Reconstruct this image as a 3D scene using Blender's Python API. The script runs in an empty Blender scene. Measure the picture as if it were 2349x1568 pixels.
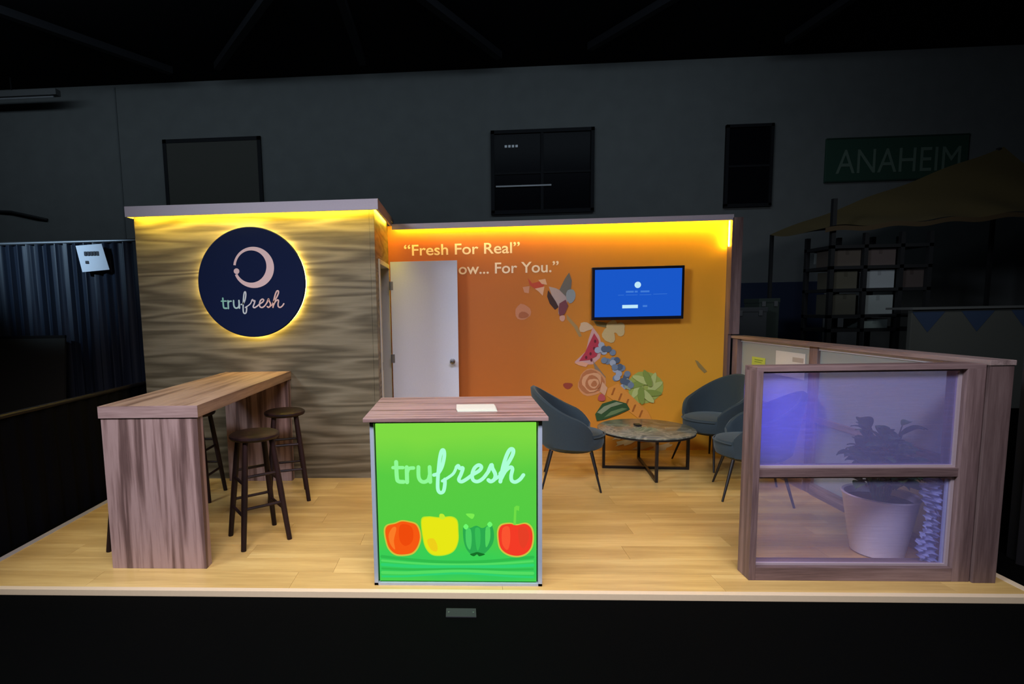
import bpy, bmesh, math, random
from mathutils import Vector, Matrix
random.seed(7)
R = math.radians
S = bpy.context.scene
COL = S.collection

# ------------------------------------------------------------------ camera
W, H = 2349.0, 1568.0
CAM = Vector((3.0438, -2.8674, 1.5707))
YAW, PITCH, ROLL, F, SX, SY = -0.0547, -0.1013, -0.0204, 1237.35, -186.77, -52.07
def cam_axes():
    fw = Vector((math.sin(YAW), math.cos(YAW), 0)); rt = Vector((math.cos(YAW), -math.sin(YAW), 0)); up = Vector((0, 0, 1))
    f2 = fw * math.cos(PITCH) + up * math.sin(PITCH); u2 = -fw * math.sin(PITCH) + up * math.cos(PITCH)
    return rt * math.cos(ROLL) + u2 * math.sin(ROLL), -rt * math.sin(ROLL) + u2 * math.cos(ROLL), f2
rt, up, fw = cam_axes()
cd = bpy.data.cameras.new('camera'); cam = bpy.data.objects.new('camera', cd); COL.objects.link(cam)
cam.matrix_world = Matrix(((rt.x, up.x, -fw.x, CAM.x), (rt.y, up.y, -fw.y, CAM.y), (rt.z, up.z, -fw.z, CAM.z), (0, 0, 0, 1)))
cd.sensor_fit = 'HORIZONTAL'; cd.sensor_width = 36; cd.lens = F / W * 36
cd.shift_x = -SX / W; cd.shift_y = -SY / W
cd.clip_end = 200
S.camera = cam
# ------------------------------------------------------------------ exposure, world, lights
S.view_settings.view_transform = 'Standard'; S.view_settings.look = 'None'
S.view_settings.exposure = 0; S.view_settings.gamma = 1; S.view_settings.use_curve_mapping = False
wd = bpy.data.worlds.new('world'); S.world = wd; wd.use_nodes = True
wd.node_tree.nodes['Background'].inputs[0].default_value = (.35, .45, .6, 1)
wd.node_tree.nodes['Background'].inputs[1].default_value = 0.004

def aim(o, tgt):
    o.rotation_euler = (Vector(tgt) - o.location).to_track_quat('-Z', 'Y').to_euler()
def area(name, loc, tgt, sx, sy, power, color, spread=180):
    l = bpy.data.lights.new(name, 'AREA'); l.shape = 'RECTANGLE'; l.size = sx; l.size_y = sy
    l.energy = power; l.color = color; l.spread = R(spread)
    o = bpy.data.objects.new(name, l); COL.objects.link(o); o.location = loc; aim(o, tgt); return o
def spot(name, loc, tgt, power, color, size, blend=.8, rad=.3):
    l = bpy.data.lights.new(name, 'SPOT'); l.energy = power; l.color = color; l.spot_size = R(size); l.spot_blend = blend; l.shadow_soft_size = rad
    o = bpy.data.objects.new(name, l); COL.objects.link(o); o.location = loc; aim(o, tgt); return o
# hall lights hung over the aisle in front of the stand, then a rack fill
area('aisle_light', (3.2, -2.6, 4.6), (3.0, .1, .2), 4.2, 1.0, 98, (.92, .86, 1.0), 82)
area('aisle_light_left', (-1.2, -2.5, 4.4), (4.9, 1.3, .7), 1.6, 1.0, 70, (.74, .84, 1.0), 90)
area('rack_fill', (8.6, 2.2, 4.0), (9.5, 6.0, 1.9), 1.5, .5, 5, (.85, .93, 1.0), 80)  # added fill beyond the stand, lifts the dark rack and cartons
# the hall's dim cool house lights, towards the far wall
area('house_light', (.6, 4.6, 6.3), (.6, 9.0, 4.2), 17, .4, 78, (.66, .84, 1.0), 150)
spot('drape_light', (-2.6, -.6, 3.9), (-1.5, 3.0, 2.25), 760, (.5, .75, 1.0), 27, 1.0, .1)
# added blue spot, unseen behind the front partition, colours the upper pane's left side
spot('blue_fill', (4.78, .95, 1.0), (4.83, .19, .93), 58, (.10, .085, 1.0), 46, 1.0, .03)

# ------------------------------------------------------------------ materials
def mat(name):
    m = bpy.data.materials.new(name); m.use_nodes = True
    return m, m.node_tree.nodes, m.node_tree.links, m.node_tree.nodes['Principled BSDF']
def plain(name, c, rough=.6, metal=0, spec=.5, bump=0, bscale=60, var=0):
    m, N, L, b = mat(name)
    b.inputs['Base Color'].default_value = (*c, 1); b.inputs['Roughness'].default_value = rough
    b.inputs['Metallic'].default_value = metal; b.inputs['Specular IOR Level'].default_value = spec
    tc = N.new('ShaderNodeTexCoord'); nz = N.new('ShaderNodeTexNoise'); nz.inputs['Scale'].default_value = bscale; nz.inputs['Detail'].default_value = 4
    L.new(tc.outputs['Object'], nz.inputs['Vector'])
    mx = N.new('ShaderNodeMixRGB'); mx.blend_type = 'MULTIPLY'; mx.inputs[0].default_value = max(var, .08)
    mx.inputs[1].default_value = (*c, 1); L.new(nz.outputs['Fac'], mx.inputs[2]); L.new(mx.outputs[0], b.inputs['Base Color'])
    if bump:
        bp = N.new('ShaderNodeBump'); bp.inputs['Strength'].default_value = bump; bp.inputs['Distance'].default_value = .01
        L.new(nz.outputs['Fac'], bp.inputs['Height']); L.new(bp.outputs[0], b.inputs['Normal'])
    return m
def glow(name, c, s):
    m, N, L, b = mat(name); N.remove(b); e = N.new('ShaderNodeEmission')
    e.inputs[0].default_value = (*c, 1); e.inputs[1].default_value = s
    L.new(e.outputs[0], N['Material Output'].inputs[0]); return m
def ramp(N, stops):
    r = N.new('ShaderNodeValToRGB'); el = r.color_ramp.elements
    while len(el) < len(stops): el.new(.5)
    for e, (p, c) in zip(el, stops): e.position = p; e.color = (*c, 1)
    return r
def wood(name, stops, scale, rings=5.0, rough=.45, rnd=0.0, low=.9, fine=.45, spec=.4):
    """grain: contour lines of a noise field stretched along the grain (cathedral figure) plus fine fibres."""
    m, N, L, b = mat(name)
    tc = N.new('ShaderNodeTexCoord'); mp = N.new('ShaderNodeMapping'); mp.inputs['Scale'].default_value = scale
    L.new(tc.outputs['Object'], mp.inputs['Vector']); src = mp.outputs[0]
    oi = N.new('ShaderNodeObjectInfo')
    if rnd:
        ad = N.new('ShaderNodeVectorMath'); ad.operation = 'ADD'
        cv = N.new('ShaderNodeCombineXYZ'); mu = N.new('ShaderNodeMath'); mu.operation = 'MULTIPLY'; mu.inputs[1].default_value = 57
        L.new(oi.outputs['Random'], mu.inputs[0])
        for i in range(3): L.new(mu.outputs[0], cv.inputs[i])
        L.new(mp.outputs[0], ad.inputs[0]); L.new(cv.outputs[0], ad.inputs[1]); src = ad.outputs[0]
    n1 = N.new('ShaderNodeTexNoise'); n1.inputs['Scale'].default_value = low; n1.inputs['Detail'].default_value = 2.5; n1.inputs['Roughness'].default_value = .45
    n2 = N.new('ShaderNodeTexNoise'); n2.inputs['Scale'].default_value = low * 9; n2.inputs['Detail'].default_value = 5; n2.inputs['Roughness'].default_value = .6
    L.new(src, n1.inputs['Vector']); L.new(src, n2.inputs['Vector'])
    k = N.new('ShaderNodeMath'); k.operation = 'MULTIPLY'; k.inputs[1].default_value = rings * 6.283; L.new(n1.outputs['Fac'], k.inputs[0])
    sn = N.new('ShaderNodeMath'); sn.operation = 'SINE'; L.new(k.outputs[0], sn.inputs[0])
    ma = N.new('ShaderNodeMath'); ma.operation = 'MULTIPLY_ADD'; ma.inputs[1].default_value = .5; ma.inputs[2].default_value = .5; L.new(sn.outputs[0], ma.inputs[0])
    mx = N.new('ShaderNodeMixRGB'); mx.inputs[0].default_value = fine
    L.new(ma.outputs[0], mx.inputs[1]); L.new(n2.outputs['Fac'], mx.inputs[2])
    rp = ramp(N, stops); L.new(mx.outputs[0], rp.inputs[0])
    out = rp.outputs[0]
    if rnd:
        mr = N.new('ShaderNodeMapRange'); mr.inputs['To Min'].default_value = 1 - rnd; mr.inputs['To Max'].default_value = 1 + rnd * .4
        L.new(oi.outputs['Random'], mr.inputs[0])
        hv = N.new('ShaderNodeHueSaturation'); L.new(mr.outputs[0], hv.inputs['Value']); L.new(out, hv.inputs['Color']); out = hv.outputs[0]
    L.new(out, b.inputs['Base Color']); b.inputs['Roughness'].default_value = rough; b.inputs['Specular IOR Level'].default_value = spec
    bp = N.new('ShaderNodeBump'); bp.inputs['Strength'].default_value = .08; bp.inputs['Distance'].default_value = .003
    L.new(mx.outputs[0], bp.inputs['Height']); L.new(bp.outputs[0], b.inputs['Normal'])
    return m

OAK = [(.2, (.53, .34, .105)), (.5, (.66, .44, .142)), (.8, (.79, .56, .20))]
M_plank = wood('oak_laminate', OAK, (.42, 6, 3), 1.8, .26, .06, 1.1, .6)
M_edge = plain('edge_trim', (.75, .60, .38), .35, 0, .5)
M_alu = plain('aluminium_edge', (.55, .52, .48), .35, .3)
WAL = [(.26, (.125, .073, .062)), (.5, (.235, .146, .125)), (.74, (.38, .255, .225))]
M_walz = wood('walnut_laminate_upright', WAL, (13, 13, .6), 2.6, .42, 0, 1.1, .5)
M_waly = wood('walnut_laminate_deep', [(.22, (.15, .085, .05)), (.5, (.29, .175, .105)), (.78, (.44, .29, .18))], (9, .5, 9), 2.4, .38, 0, 1.1, .6)
M_walx = wood('walnut_laminate_long', WAL, (.5, 9, 9), 2.4, .42, 0, 1.1, .6)
FRM = [(.2, (.10, .062, .058)), (.5, (.185, .12, .112)), (.8, (.29, .20, .185))]
M_frame = wood('walnut_frame_upright', FRM, (12, 12, .6), 2, .45, 0, 1.1, .65)
M_framex = wood('walnut_frame_long', FRM, (.6, 12, 12), 2, .45, 0, 1.1, .65)
M_framey = wood('walnut_frame_deep', [(.2, (.12, .085, .075)), (.5, (.24, .175, .155)), (.8, (.37, .28, .25))], (12, .6, 12), 2, .45, 0, 1.1, .65)
ZEB = [(.22, (.075, .061, .033)), (.42, (.125, .103, .060)), (.6, (.165, .138, .083)), (.80, (.225, .193, .122))]
M_zebra = wood('grey_brown_wood_panel', ZEB, (.42, 1, 5.6), 9, .5, 0, .75, .55)
M_header = plain('taupe_header', (.52, .45, .49), .5)
M_white = plain('white_paint', (.66, .70, .80), .45)
M_jamb = plain('grey_white_jamb', (.55, .55, .50), .5)
M_black = plain('black_void', (.006, .006, .007), .7)
M_darkmetal = plain('black_metal', (.012, .010, .010), .4, .2)
M_darkwood = wood('espresso_wood', [(.2, (.007, .003, .003)), (.6, (.015, .0065, .006)), (.9, (.026, .011, .010))], (9, 9, 1), 2, .5, 0, .9, .45, .25)
M_chrome = plain('satin_metal', (.55, .55, .56), .25, 1)
M_steel = plain('dull_metal', (.30, .30, .31), .4, .8)
M_led = glow('warm_led', (1.0, .72, .045), 85)
M_ledo = glow('amber_led', (1.0, .68, .03), 75)
M_halo = glow('halo_led', (1.0, .72, .16), 26)
M_navy = plain('navy_panel', (.006, .013, .050), .7, 0, .08)
M_fab = plain('teal_velvet', (.034, .052, .062), .85, 0, .2, .15, 260, .3)
for n in M_fab.node_tree.nodes:
    if n.type == 'BSDF_PRINCIPLED': n.inputs['Sheen Weight'].default_value = .25; n.inputs['Sheen Tint'].default_value = (.5, .65, .75, 1)
M_hallwall = plain('grey_hall_wall', (.16, .165, .16), .85, 0, .2, 0, 3, .25)
M_hallfloor = plain('black_carpet', (.0015, .0017, .0015), .9, 0, .02, .3, 300)
M_ceil = plain('black_ceiling', (.003, .003, .0045), .9, 0, .1)
M_beam = plain('dark_steel_beam', (.008, .008, .010), .7, 0, .2)
M_dglass = plain('dark_glass', (.004, .004, .006), .3, 0, .06)
M_blackdrape = plain('black_drape', (.0028, .003, .0045), .9, 0, .05)
M_drape = plain('navy_black_drape', (.012, .017, .030), .42, 0, .5)
M_paper = plain('paper', (.85, .86, .92), .6)
M_ink = plain('ink', (.02, .02, .03), .6)

# orange of the back wall: base colour runs from rust at the closet to amber
m, N, L, b = mat('orange_wall'); M_orange = m
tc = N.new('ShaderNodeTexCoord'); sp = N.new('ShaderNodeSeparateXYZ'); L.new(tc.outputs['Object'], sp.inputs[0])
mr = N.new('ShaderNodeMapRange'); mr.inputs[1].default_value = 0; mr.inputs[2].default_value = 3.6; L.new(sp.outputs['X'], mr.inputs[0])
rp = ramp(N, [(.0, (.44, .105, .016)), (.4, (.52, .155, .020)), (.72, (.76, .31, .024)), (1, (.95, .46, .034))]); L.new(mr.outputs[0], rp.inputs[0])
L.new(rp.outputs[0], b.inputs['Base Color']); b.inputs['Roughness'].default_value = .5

# hazy tinted pane
def pane_mat(name, tint, haze, fac, gloss=.06, lines=True, rough=.12):
    m, N, L, b = mat(name); N.remove(b); out = N['Material Output']
    tr = N.new('ShaderNodeBsdfTransparent'); tr.inputs[0].default_value = (*tint, 1)
    df = N.new('ShaderNodeBsdfDiffuse'); df.inputs[0].default_value = (*haze, 1)
    tl = N.new('ShaderNodeBsdfTranslucent'); tl.inputs[0].default_value = (*haze, 1)
    a = N.new('ShaderNodeMixShader'); a.inputs[0].default_value = .4; L.new(df.outputs[0], a.inputs[1]); L.new(tl.outputs[0], a.inputs[2])
    x = N.new('ShaderNodeMixShader'); L.new(tr.outputs[0], x.inputs[1]); L.new(a.outputs[0], x.inputs[2]); x.inputs[0].default_value = fac
    if lines:
        tc = N.new('ShaderNodeTexCoord'); mp = N.new('ShaderNodeMapping'); mp.inputs['Scale'].default_value = (2.5, 1, 60)
        nz = N.new('ShaderNodeTexNoise'); nz.inputs['Scale'].default_value = 2; nz.inputs['Detail'].default_value = 3
        L.new(tc.outputs['Object'], mp.inputs[0]); L.new(mp.outputs[0], nz.inputs['Vector'])
        mr = N.new('ShaderNodeMapRange'); mr.inputs[1].default_value = .25; mr.inputs[2].default_value = .75
        mr.inputs[3].default_value = fac * .86; mr.inputs[4].default_value = fac * 1.14
        L.new(nz.outputs['Fac'], mr.inputs[0]); L.new(mr.outputs[0], x.inputs[0])
    g = N.new('ShaderNodeBsdfGlossy'); g.inputs[1].default_value = rough
    y = N.new('ShaderNodeMixShader'); y.inputs[0].default_value = gloss; L.new(x.outputs[0], y.inputs[1]); L.new(g.outputs[0], y.inputs[2])
    L.new(y.outputs[0], out.inputs[0]); return m
M_pane = pane_mat('lavender_hazed_pane', (.84, .82, 1.0), (.52, .52, 1.0), .24)
M_panelow = pane_mat('clear_hazed_pane', (.98, .95, 1.0), (.54, .53, 1.0), .14)
M_paneside = pane_mat('grey_frosted_pane', (.80, .86, .84), (.66, .71, .70), .82, .05, False)

# ------------------------------------------------------------------ mesh building
class MB:
    def __init__(s): s.bm = bmesh.new()
    def box(s, x0, x1, y0, y1, z0, z1, bev=0):
        t = bmesh.new(); bmesh.ops.create_cube(t, size=1)
        for v in t.verts: v.co = Vector(((x0 + x1) / 2 + v.co.x * (x1 - x0), (y0 + y1) / 2 + v.co.y * (y1 - y0), (z0 + z1) / 2 + v.co.z * (z1 - z0)))
        if bev: bmesh.ops.bevel(t, geom=list(t.edges), offset=bev, segments=2, affect='EDGES', profile=.7)
        return s.add(t)
    def add(s, t, M=None):
        me = bpy.data.meshes.new('tmp'); t.to_mesh(me); t.free()
        if M: me.transform(M)
        s.bm.from_mesh(me); bpy.data.meshes.remove(me); return s
    def face(s, pts):
        vs = [s.bm.verts.new(p) for p in pts]; s.bm.faces.new(vs); return s
    def tube(s, path, r, seg=10, cap=True):
        path = [Vector(p) for p in path]; n = len(path)
        rs = r if isinstance(r, (list, tuple)) else [r] * n
        rings = []; ref = None
        for i, p in enumerate(path):
            d = (path[min(i + 1, n - 1)] - path[max(i - 1, 0)]).normalized()
            if ref is None: ref = Vector((0, 0, 1)) if abs(d.z) < .9 else Vector((1, 0, 0))
            a = d.cross(ref).normalized(); c = d.cross(a).normalized(); ref = -c if False else ref
            rings.append([s.bm.verts.new(p + rs[i] * (math.cos(2 * math.pi * k / seg) * a + math.sin(2 * math.pi * k / seg) * c)) for k in range(seg)])
        for A, B in zip(rings, rings[1:]):
            for k in range(seg): s.bm.faces.new((A[k], A[(k + 1) % seg], B[(k + 1) % seg], B[k]))
        if cap: s.bm.faces.new(rings[0][::-1]); s.bm.faces.new(rings[-1])
        return s
    def bar(s, a, b, w, h=None, up=(0, 0, 1)):
        """square bar between two points"""
        a, b = Vector(a), Vector(b); h = h or w; d = (b - a).normalized(); u = Vector(up)
        if abs(d.dot(u)) > .95: u = Vector((1, 0, 0))
        x = d.cross(u).normalized() * w / 2; y = x.cross(d).normalized() * h / 2
        A = [s.bm.verts.new(a + q) for q in (x + y, -x + y, -x - y, x - y)]; B = [s.bm.verts.new(b + q) for q in (x + y, -x + y, -x - y, x - y)]
        for k in range(4): s.bm.faces.new((A[k], A[(k + 1) % 4], B[(k + 1) % 4], B[k]))
        s.bm.faces.new(A[::-1]); s.bm.faces.new(B); return s
    def lathe(s, prof, seg=32, c=(0, 0, 0), axis='z'):
        rings = []
        for r, z in prof:
            ring = []
            for k in range(seg):
                a = 2 * math.pi * k / seg
                p = (r * math.cos(a), r * math.sin(a), z) if axis == 'z' else (r * math.cos(a), z, r * math.sin(a))
                ring.append(s.bm.verts.new((p[0] + c[0], p[1] + c[1], p[2] + c[2])))
            rings.append(ring)
        for A, B in zip(rings, rings[1:]):
            for k in range(seg): s.bm.faces.new((A[k], A[(k + 1) % seg], B[(k + 1) % seg], B[k]))
        for rg, rv in ((rings[0], True), (rings[-1], False)):
            s.bm.faces.new(rg[::-1] if rv else rg)
        return s
    def grid(s, fn, nu, nv, closed=False):
        g = [[s.bm.verts.new(fn(i / nu, j / nv)) for j in range(nv + 1)] for i in range(nu + (0 if closed else 1))]
        n = len(g)
        for i in range(nu):
            for j in range(nv):
                s.bm.faces.new((g[i][j], g[(i + 1) % n][j], g[(i + 1) % n][j + 1], g[i][j + 1]))
        return s
    def poly(s, pts, y, th=.0012):
        """flat print: outline in x,z laid on the plane y with a hair of thickness"""
        f = [s.bm.verts.new((p[0], y - th, p[1])) for p in pts]; k = [s.bm.verts.new((p[0], y, p[1])) for p in pts]
        s.bm.faces.new(f); n = len(pts)
        for i in range(n): s.bm.faces.new((f[i], k[i], k[(i + 1) % n], f[(i + 1) % n]))
        return s
    def stroke(s, pts, w, y, smooth=True):
        """pen stroke in x,z on the plane y with round ends"""
        if smooth: pts = catmull(pts, 7)
        pts = [Vector((p[0], 0, p[1])) for p in pts]; n = len(pts)
        ws = w if isinstance(w, list) else [w] * n
        Lr = []
        for i, p in enumerate(pts):
            d = (pts[min(i + 1, n - 1)] - pts[max(i - 1, 0)]); d = d.normalized() if d.length else Vector((1, 0, 0))
            nn = Vector((-d.z, 0, d.x)) * ws[i] / 2
            Lr.append((s.bm.verts.new(p + nn + Vector((0, y, 0))), s.bm.verts.new(p - nn + Vector((0, y, 0)))))
        for a, b in zip(Lr, Lr[1:]): s.bm.faces.new((a[0], a[1], b[1], b[0]))
        for p, wd_ in ((pts[0], ws[0]), (pts[-1], ws[-1])):
            s.bm.faces.new([s.bm.verts.new((p.x + wd_ / 2 * math.cos(t * math.pi / 5), y - .0002, p.z + wd_ / 2 * math.sin(t * math.pi / 5))) for t in range(10)])
        return s
def catmull(p, n):
    q = [p[0]] + list(p) + [p[-1]]; o = []
    for i in range(1, len(q) - 2):
        for k in range(n):
            t = k / n
            o.append(tuple(.5 * (2 * q[i][c] + (q[i + 1][c] - q[i - 1][c]) * t + (2 * q[i - 1][c] - 5 * q[i][c] + 4 * q[i + 1][c] - q[i + 2][c]) * t * t + (-q[i - 1][c] + 3 * q[i][c] - 3 * q[i + 1][c] + q[i + 2][c]) * t ** 3) for c in (0, 1)))
    return o + [tuple(p[-1])]

ORG = {}
def origin(o):
    return ORG.get(o.name, Vector((0, 0, 0))) if o else Vector((0, 0, 0))
def obj(name, mb, material, parent=None, smooth=False, recalc=True, at=None):
    """link a mesh; geometry is given in scene coordinates (or the thing's own when its Empty sits at the origin)."""
    if recalc: bmesh.ops.recalc_face_normals(mb.bm, faces=mb.bm.faces)
    me = bpy.data.meshes.new(name); mb.bm.to_mesh(me); mb.bm.free()
    base = Vector(at) if at is not None else origin(parent)
    me.transform(Matrix.Translation(-base))
    me.materials.append(material)
    if smooth:
        for p in me.polygons: p.use_smooth = True
        me.set_sharp_from_angle(angle=R(40))
    o = bpy.data.objects.new(name, me); COL.objects.link(o); o.parent = parent
    o.location = base - origin(parent)
    ORG[o.name] = base
    return o
def tag(o, label=None, cat=None, group=None, kind=None):
    if label: o['label'] = label
    if cat: o['category'] = cat
    if group: o['group'] = group
    if kind: o['kind'] = kind
    return o
def thing(name, label, cat, loc=(0, 0, 0), group=None):
    o = bpy.data.objects.new(name, None); COL.objects.link(o); o.location = loc; o.empty_display_size = .1
    ORG[o.name] = Vector(loc)
    return tag(o, label, cat, group)
def struct(name, mb, material, label, at=None, smooth=False):
    return tag(obj(name, mb, material, None, smooth, True, at), label, None, None, 'structure')
def dup(root, loc, rz, label):
    r = root.copy(); COL.objects.link(r); r.location = loc; r.rotation_euler = (0, 0, rz); r['label'] = label
    for ch in list(root.children):
        c = ch.copy(); COL.objects.link(c); c.parent = r
        for g in ch.children:
            d = g.copy(); COL.objects.link(d); d.parent = c
    return r
def text_mb(body, x, z, width, height, y, offset=0.0, depth=.0):
    """lettering from the built-in font, fitted to width and cap height, on the plane y"""
    cu = bpy.data.curves.new('t', 'FONT'); cu.body = body; cu.size = 1; cu.offset = offset; cu.extrude = 0
    o = bpy.data.objects.new('t', cu); COL.objects.link(o); bpy.context.view_layer.update()
    me = bpy.data.meshes.new_from_object(o.evaluated_get(bpy.context.evaluated_depsgraph_get()))
    bpy.data.objects.remove(o); bpy.data.curves.remove(cu)
    xs = [v.co.x for v in me.vertices]; ys = [v.co.y for v in me.vertices]
    kx = width / (max(xs) - min(xs)); kz = height / .73; x0 = min(xs)
    for v in me.vertices: v.co = Vector((x + (v.co.x - x0) * kx, y, z + v.co.y * kz))
    m_ = MB(); m_.bm.from_mesh(me); bpy.data.meshes.remove(me)
    return m_

# ------------------------------------------------------------------ hall shell
GZ = -.034                                            # hall floor, the stand's deck is z = 0
struct('ground', MB().box(-14, 20, -6, 9.3, GZ - .05, GZ), M_hallfloor, 'black carpet of the hall in front of the raised deck')
hw = struct('wall_back_hall', MB().box(-14, 20, 9.0, 9.2, GZ, 6.55), M_hallwall, 'dim grey blue wall of the hall behind the stand')
obj('panel_joint', MB().box(-4.36, -4.33, 8.985, 9.0, GZ, 6.5), plain('joint_grey', (.10, .105, .105), .8), hw)
obj('dado_band', MB().box(8.6, 10.7, 8.98, 9.0, GZ, 2.0), plain('dark_blue_band', (.012, .02, .05), .7), hw)
ce = struct('ceiling', MB().box(-14, 20, -6, 9.3, 6.55, 6.65), M_ceil, 'black hall ceiling crossed by faint steel members')
for a, b_ in [((-4.6, 5.4), (-2.7, 8.3)), ((.25, 5.8), (-1.7, 8.2)), ((1.27, 5.6), (1.2, 8.3)), ((2.3, 5.8), (3.9, 8.3)), ((6.7, 6.3), (5.6, 8.1)), ((9.6, 6), (9.3, 8.2))]:
    obj('beam', MB().bar((a[0], a[1], 6.48), (b_[0], b_[1], 6.48), .13, .13), M_beam, ce)

# far windows
w1 = struct('window_1', MB().box(3.76, 3.83, 8.93, 9.0, 3.58, 5.28).box(5.84, 5.91, 8.93, 9.0, 3.58, 5.28).box(3.76, 5.91, 8.93, 9.0, 5.21, 5.28).box(3.76, 5.91, 8.93, 9.0, 3.56, 3.64)
            .box(4.80, 4.86, 8.94, 9.0, 3.6, 5.25).box(3.8, 5.9, 8.95, 9.0, 4.38, 4.42), M_beam, 'dark two by two window high in the hall wall')
for i in range(2):
    for j in range(2):
        obj('pane', MB().box(3.83 + i * 1.03, 4.80 + i * 1.04, 8.97, 8.985, 3.64 + j * .78, 4.38 + j * .83), M_dglass, w1)
obj('pale_bar', MB().box(3.86, 5.02, 8.93, 8.95, 4.12, 4.15), plain('pale_bar_grey', (.5, .5, .52), .5), w1)  # thin pale bar across the lower panes
for k in range(4): obj('notice_mark', MB().box(4.05 + k * .075, 4.10 + k * .075, 8.955, 8.968, 4.93, 4.98), M_steel, w1)
w2 = struct('window_2', MB().box(8.58, 8.64, 8.93, 9.0, 3.58, 5.22).box(9.47, 9.53, 8.93, 9.0, 3.58, 5.22).box(8.58, 9.53, 8.93, 9.0, 5.16, 5.22).box(8.58, 9.53, 8.93, 9.0, 3.56, 3.63).box(8.6, 9.5, 8.95, 9.0, 4.37, 4.41), M_beam, 'narrow dark window with one crossbar')
for j in range(2): obj('pane', MB().box(8.64, 9.47, 8.97, 8.985, 3.63 + j * .78, 4.37 + j * .79), M_dglass, w2)
w3 = struct('window_3', MB().box(-3.34, -3.26, 8.95, 9.0, 2.9, 5.36).box(-1.25, -1.17, 8.95, 9.0, 2.9, 5.36).box(-3.34, -1.17, 8.95, 9.0, 5.28, 5.36), M_beam, 'boarded dark opening above the wood clad closet')
obj('shutter', MB().box(-3.26, -1.25, 8.96, 8.98, 2.9, 5.28), plain('brown_shutter', (.055, .052, .042), .8), w3)

# street style sign on the far wall
sg = thing('street_sign', 'green wall sign with pale capital letters, above the shelving rack', 'sign', (10.6, 8.97, 4.45))
obj('panel', MB().box(10.58, 13.35, 8.95, 8.995, 4.0, 4.88, .01), plain('sign_green', (.016, .055, .034), .7), sg)
obj('border', MB().box(10.58, 13.35, 8.944, 8.95, 4.85, 4.88).box(10.58, 13.35, 8.944, 8.95, 4.0, 4.03), plain('sign_dark_border', (.01, .03, .02), .6), sg)
obj('lettering', text_mb('ANAHEIM', 10.78, 4.17, 2.42, .50, 8.94, .0), plain('sign_letter', (.11, .16, .12), .7), sg)

# small fittings on the hall wall
lp = thing('strip_light', 'unlit pale strip light fixture hanging under the dark ceiling', 'lamp', (-6.4, 8.4, 6.3))
obj('housing', MB().box(-8.5, -5.2, 8.35, 8.5, 6.15, 6.27, .01), plain('fixture_grey', (.10, .10, .10), .6), lp)
obj('tube', MB().tube([(-8.4, 8.42, 6.13), (-5.3, 8.42, 6.13)], .02, 8), plain('tube_grey', (.25, .25, .26), .5), lp)
obj('hanger', MB().bar((-6.2, 8.42, 6.27), (-6.2, 8.42, 6.55), .02), M_beam, lp)
cb = thing('hall_cable', 'dark sagging cable end on the hall wall at the picture edge', 'cable', (-6.5, 8.9, 3.9))
obj('cable', MB().tube([(-7.6, 8.97, 3.98), (-6.9, 8.93, 3.93), (-6.35, 8.93, 3.80), (-6.1, 8.97, 3.74)], .03, 8), M_black, cb, True)

# ------------------------------------------------------------------ deck
fl = struct('floor', MB().box(0, 6.1, 0, 3.12, -.034, -.011), M_edge, 'raised oak laminate deck of the stand')
rows = 16; pw = 3.06 / rows; lens = 1.22
pm = None
for n in M_plank.node_tree.nodes:
    if n.type == 'BSDF_PRINCIPLED': n.inputs['Coat Weight'].default_value = .35; n.inputs['Coat Roughness'].default_value = .22
for r_ in range(rows):
    x = -random.random() * lens
    while x < 6.06:
        x0 = max(x, .04); x1 = min(x + lens, 6.06)
        if x1 - x0 > .03:
            y0 = .03 + r_ * pw
            c = (x0 + x1) / 2, y0 + pw / 2
            full = abs((x1 - x0) - lens) < 1e-6
            if full and pm:
                o = bpy.data.objects.new('plank', pm); COL.objects.link(o); o.parent = fl; o.location = (c[0], c[1], 0)
            else:
                mb = MB().box(-(x1 - x0) / 2 + .0006, (x1 - x0) / 2 - .0006, -pw / 2 + .0006, pw / 2 - .0006, -.011, 0, .0008)
                o = obj('plank', mb, M_plank, None); o.parent = fl; o.location = (c[0], c[1], 0)
                if full: pm = o.data
        x += lens
obj('edge_strip', MB().box(0, 6.1, -.006, .03, -.034, .002, .002), M_edge, fl)
obj('edge_strip', MB().box(-.006, .042, .03, 3.1, -.034, .004, .002), M_alu, fl)['label'] = 'grey metal edge strip'
obj('edge_strip', MB().box(6.06, 6.106, .03, 3.1, -.034, .002, .002), M_edge, fl)
pl = thing('floor_plate', 'small grey cover plate on the black carpet before the green counter', 'plate', (3.03, -.14, GZ))
obj('plate', MB().box(2.95, 3.11, -.19, -.11, GZ, GZ + .006, .002), plain('plate_grey', (.016, .018, .019), .7), pl)
for x in (2.965, 3.095): obj('screw', MB().lathe([(.004, GZ + .006), (.004, GZ + .008)], 8, (x, -.15, 0)), M_steel, pl)

# ------------------------------------------------------------------ wood clad closet
wl = struct('wall_left', MB().box(.06, 2.245, 2.07, 2.14, 0, 2.50), M_zebra, 'wood clad front of the closet with horizontal grain', at=(.06, 2.07, 0))
obj('corner_post', MB().box(2.247, 2.29, 2.068, 2.14, 0, 2.50, .002), M_zebra, wl)
hd = obj('header', MB().box(.05, 2.345, 1.95, 1.97, 2.458, 2.55).box(.05, 2.345, 1.97, 3.1, 2.51, 2.55).box(2.325, 2.345, 1.97, 2.9, 2.458, 2.51).box(.05, .06, 1.97, 2.6, 2.458, 2.51), M_header, wl)
obj('led_strip', MB().box(.08, 2.32, 1.985, 2.005, 2.488, 2.498), M_led, hd)
obj('led_strip', MB().box(2.302, 2.318, 2.06, 2.90, 2.488, 2.498), M_led, hd)
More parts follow.
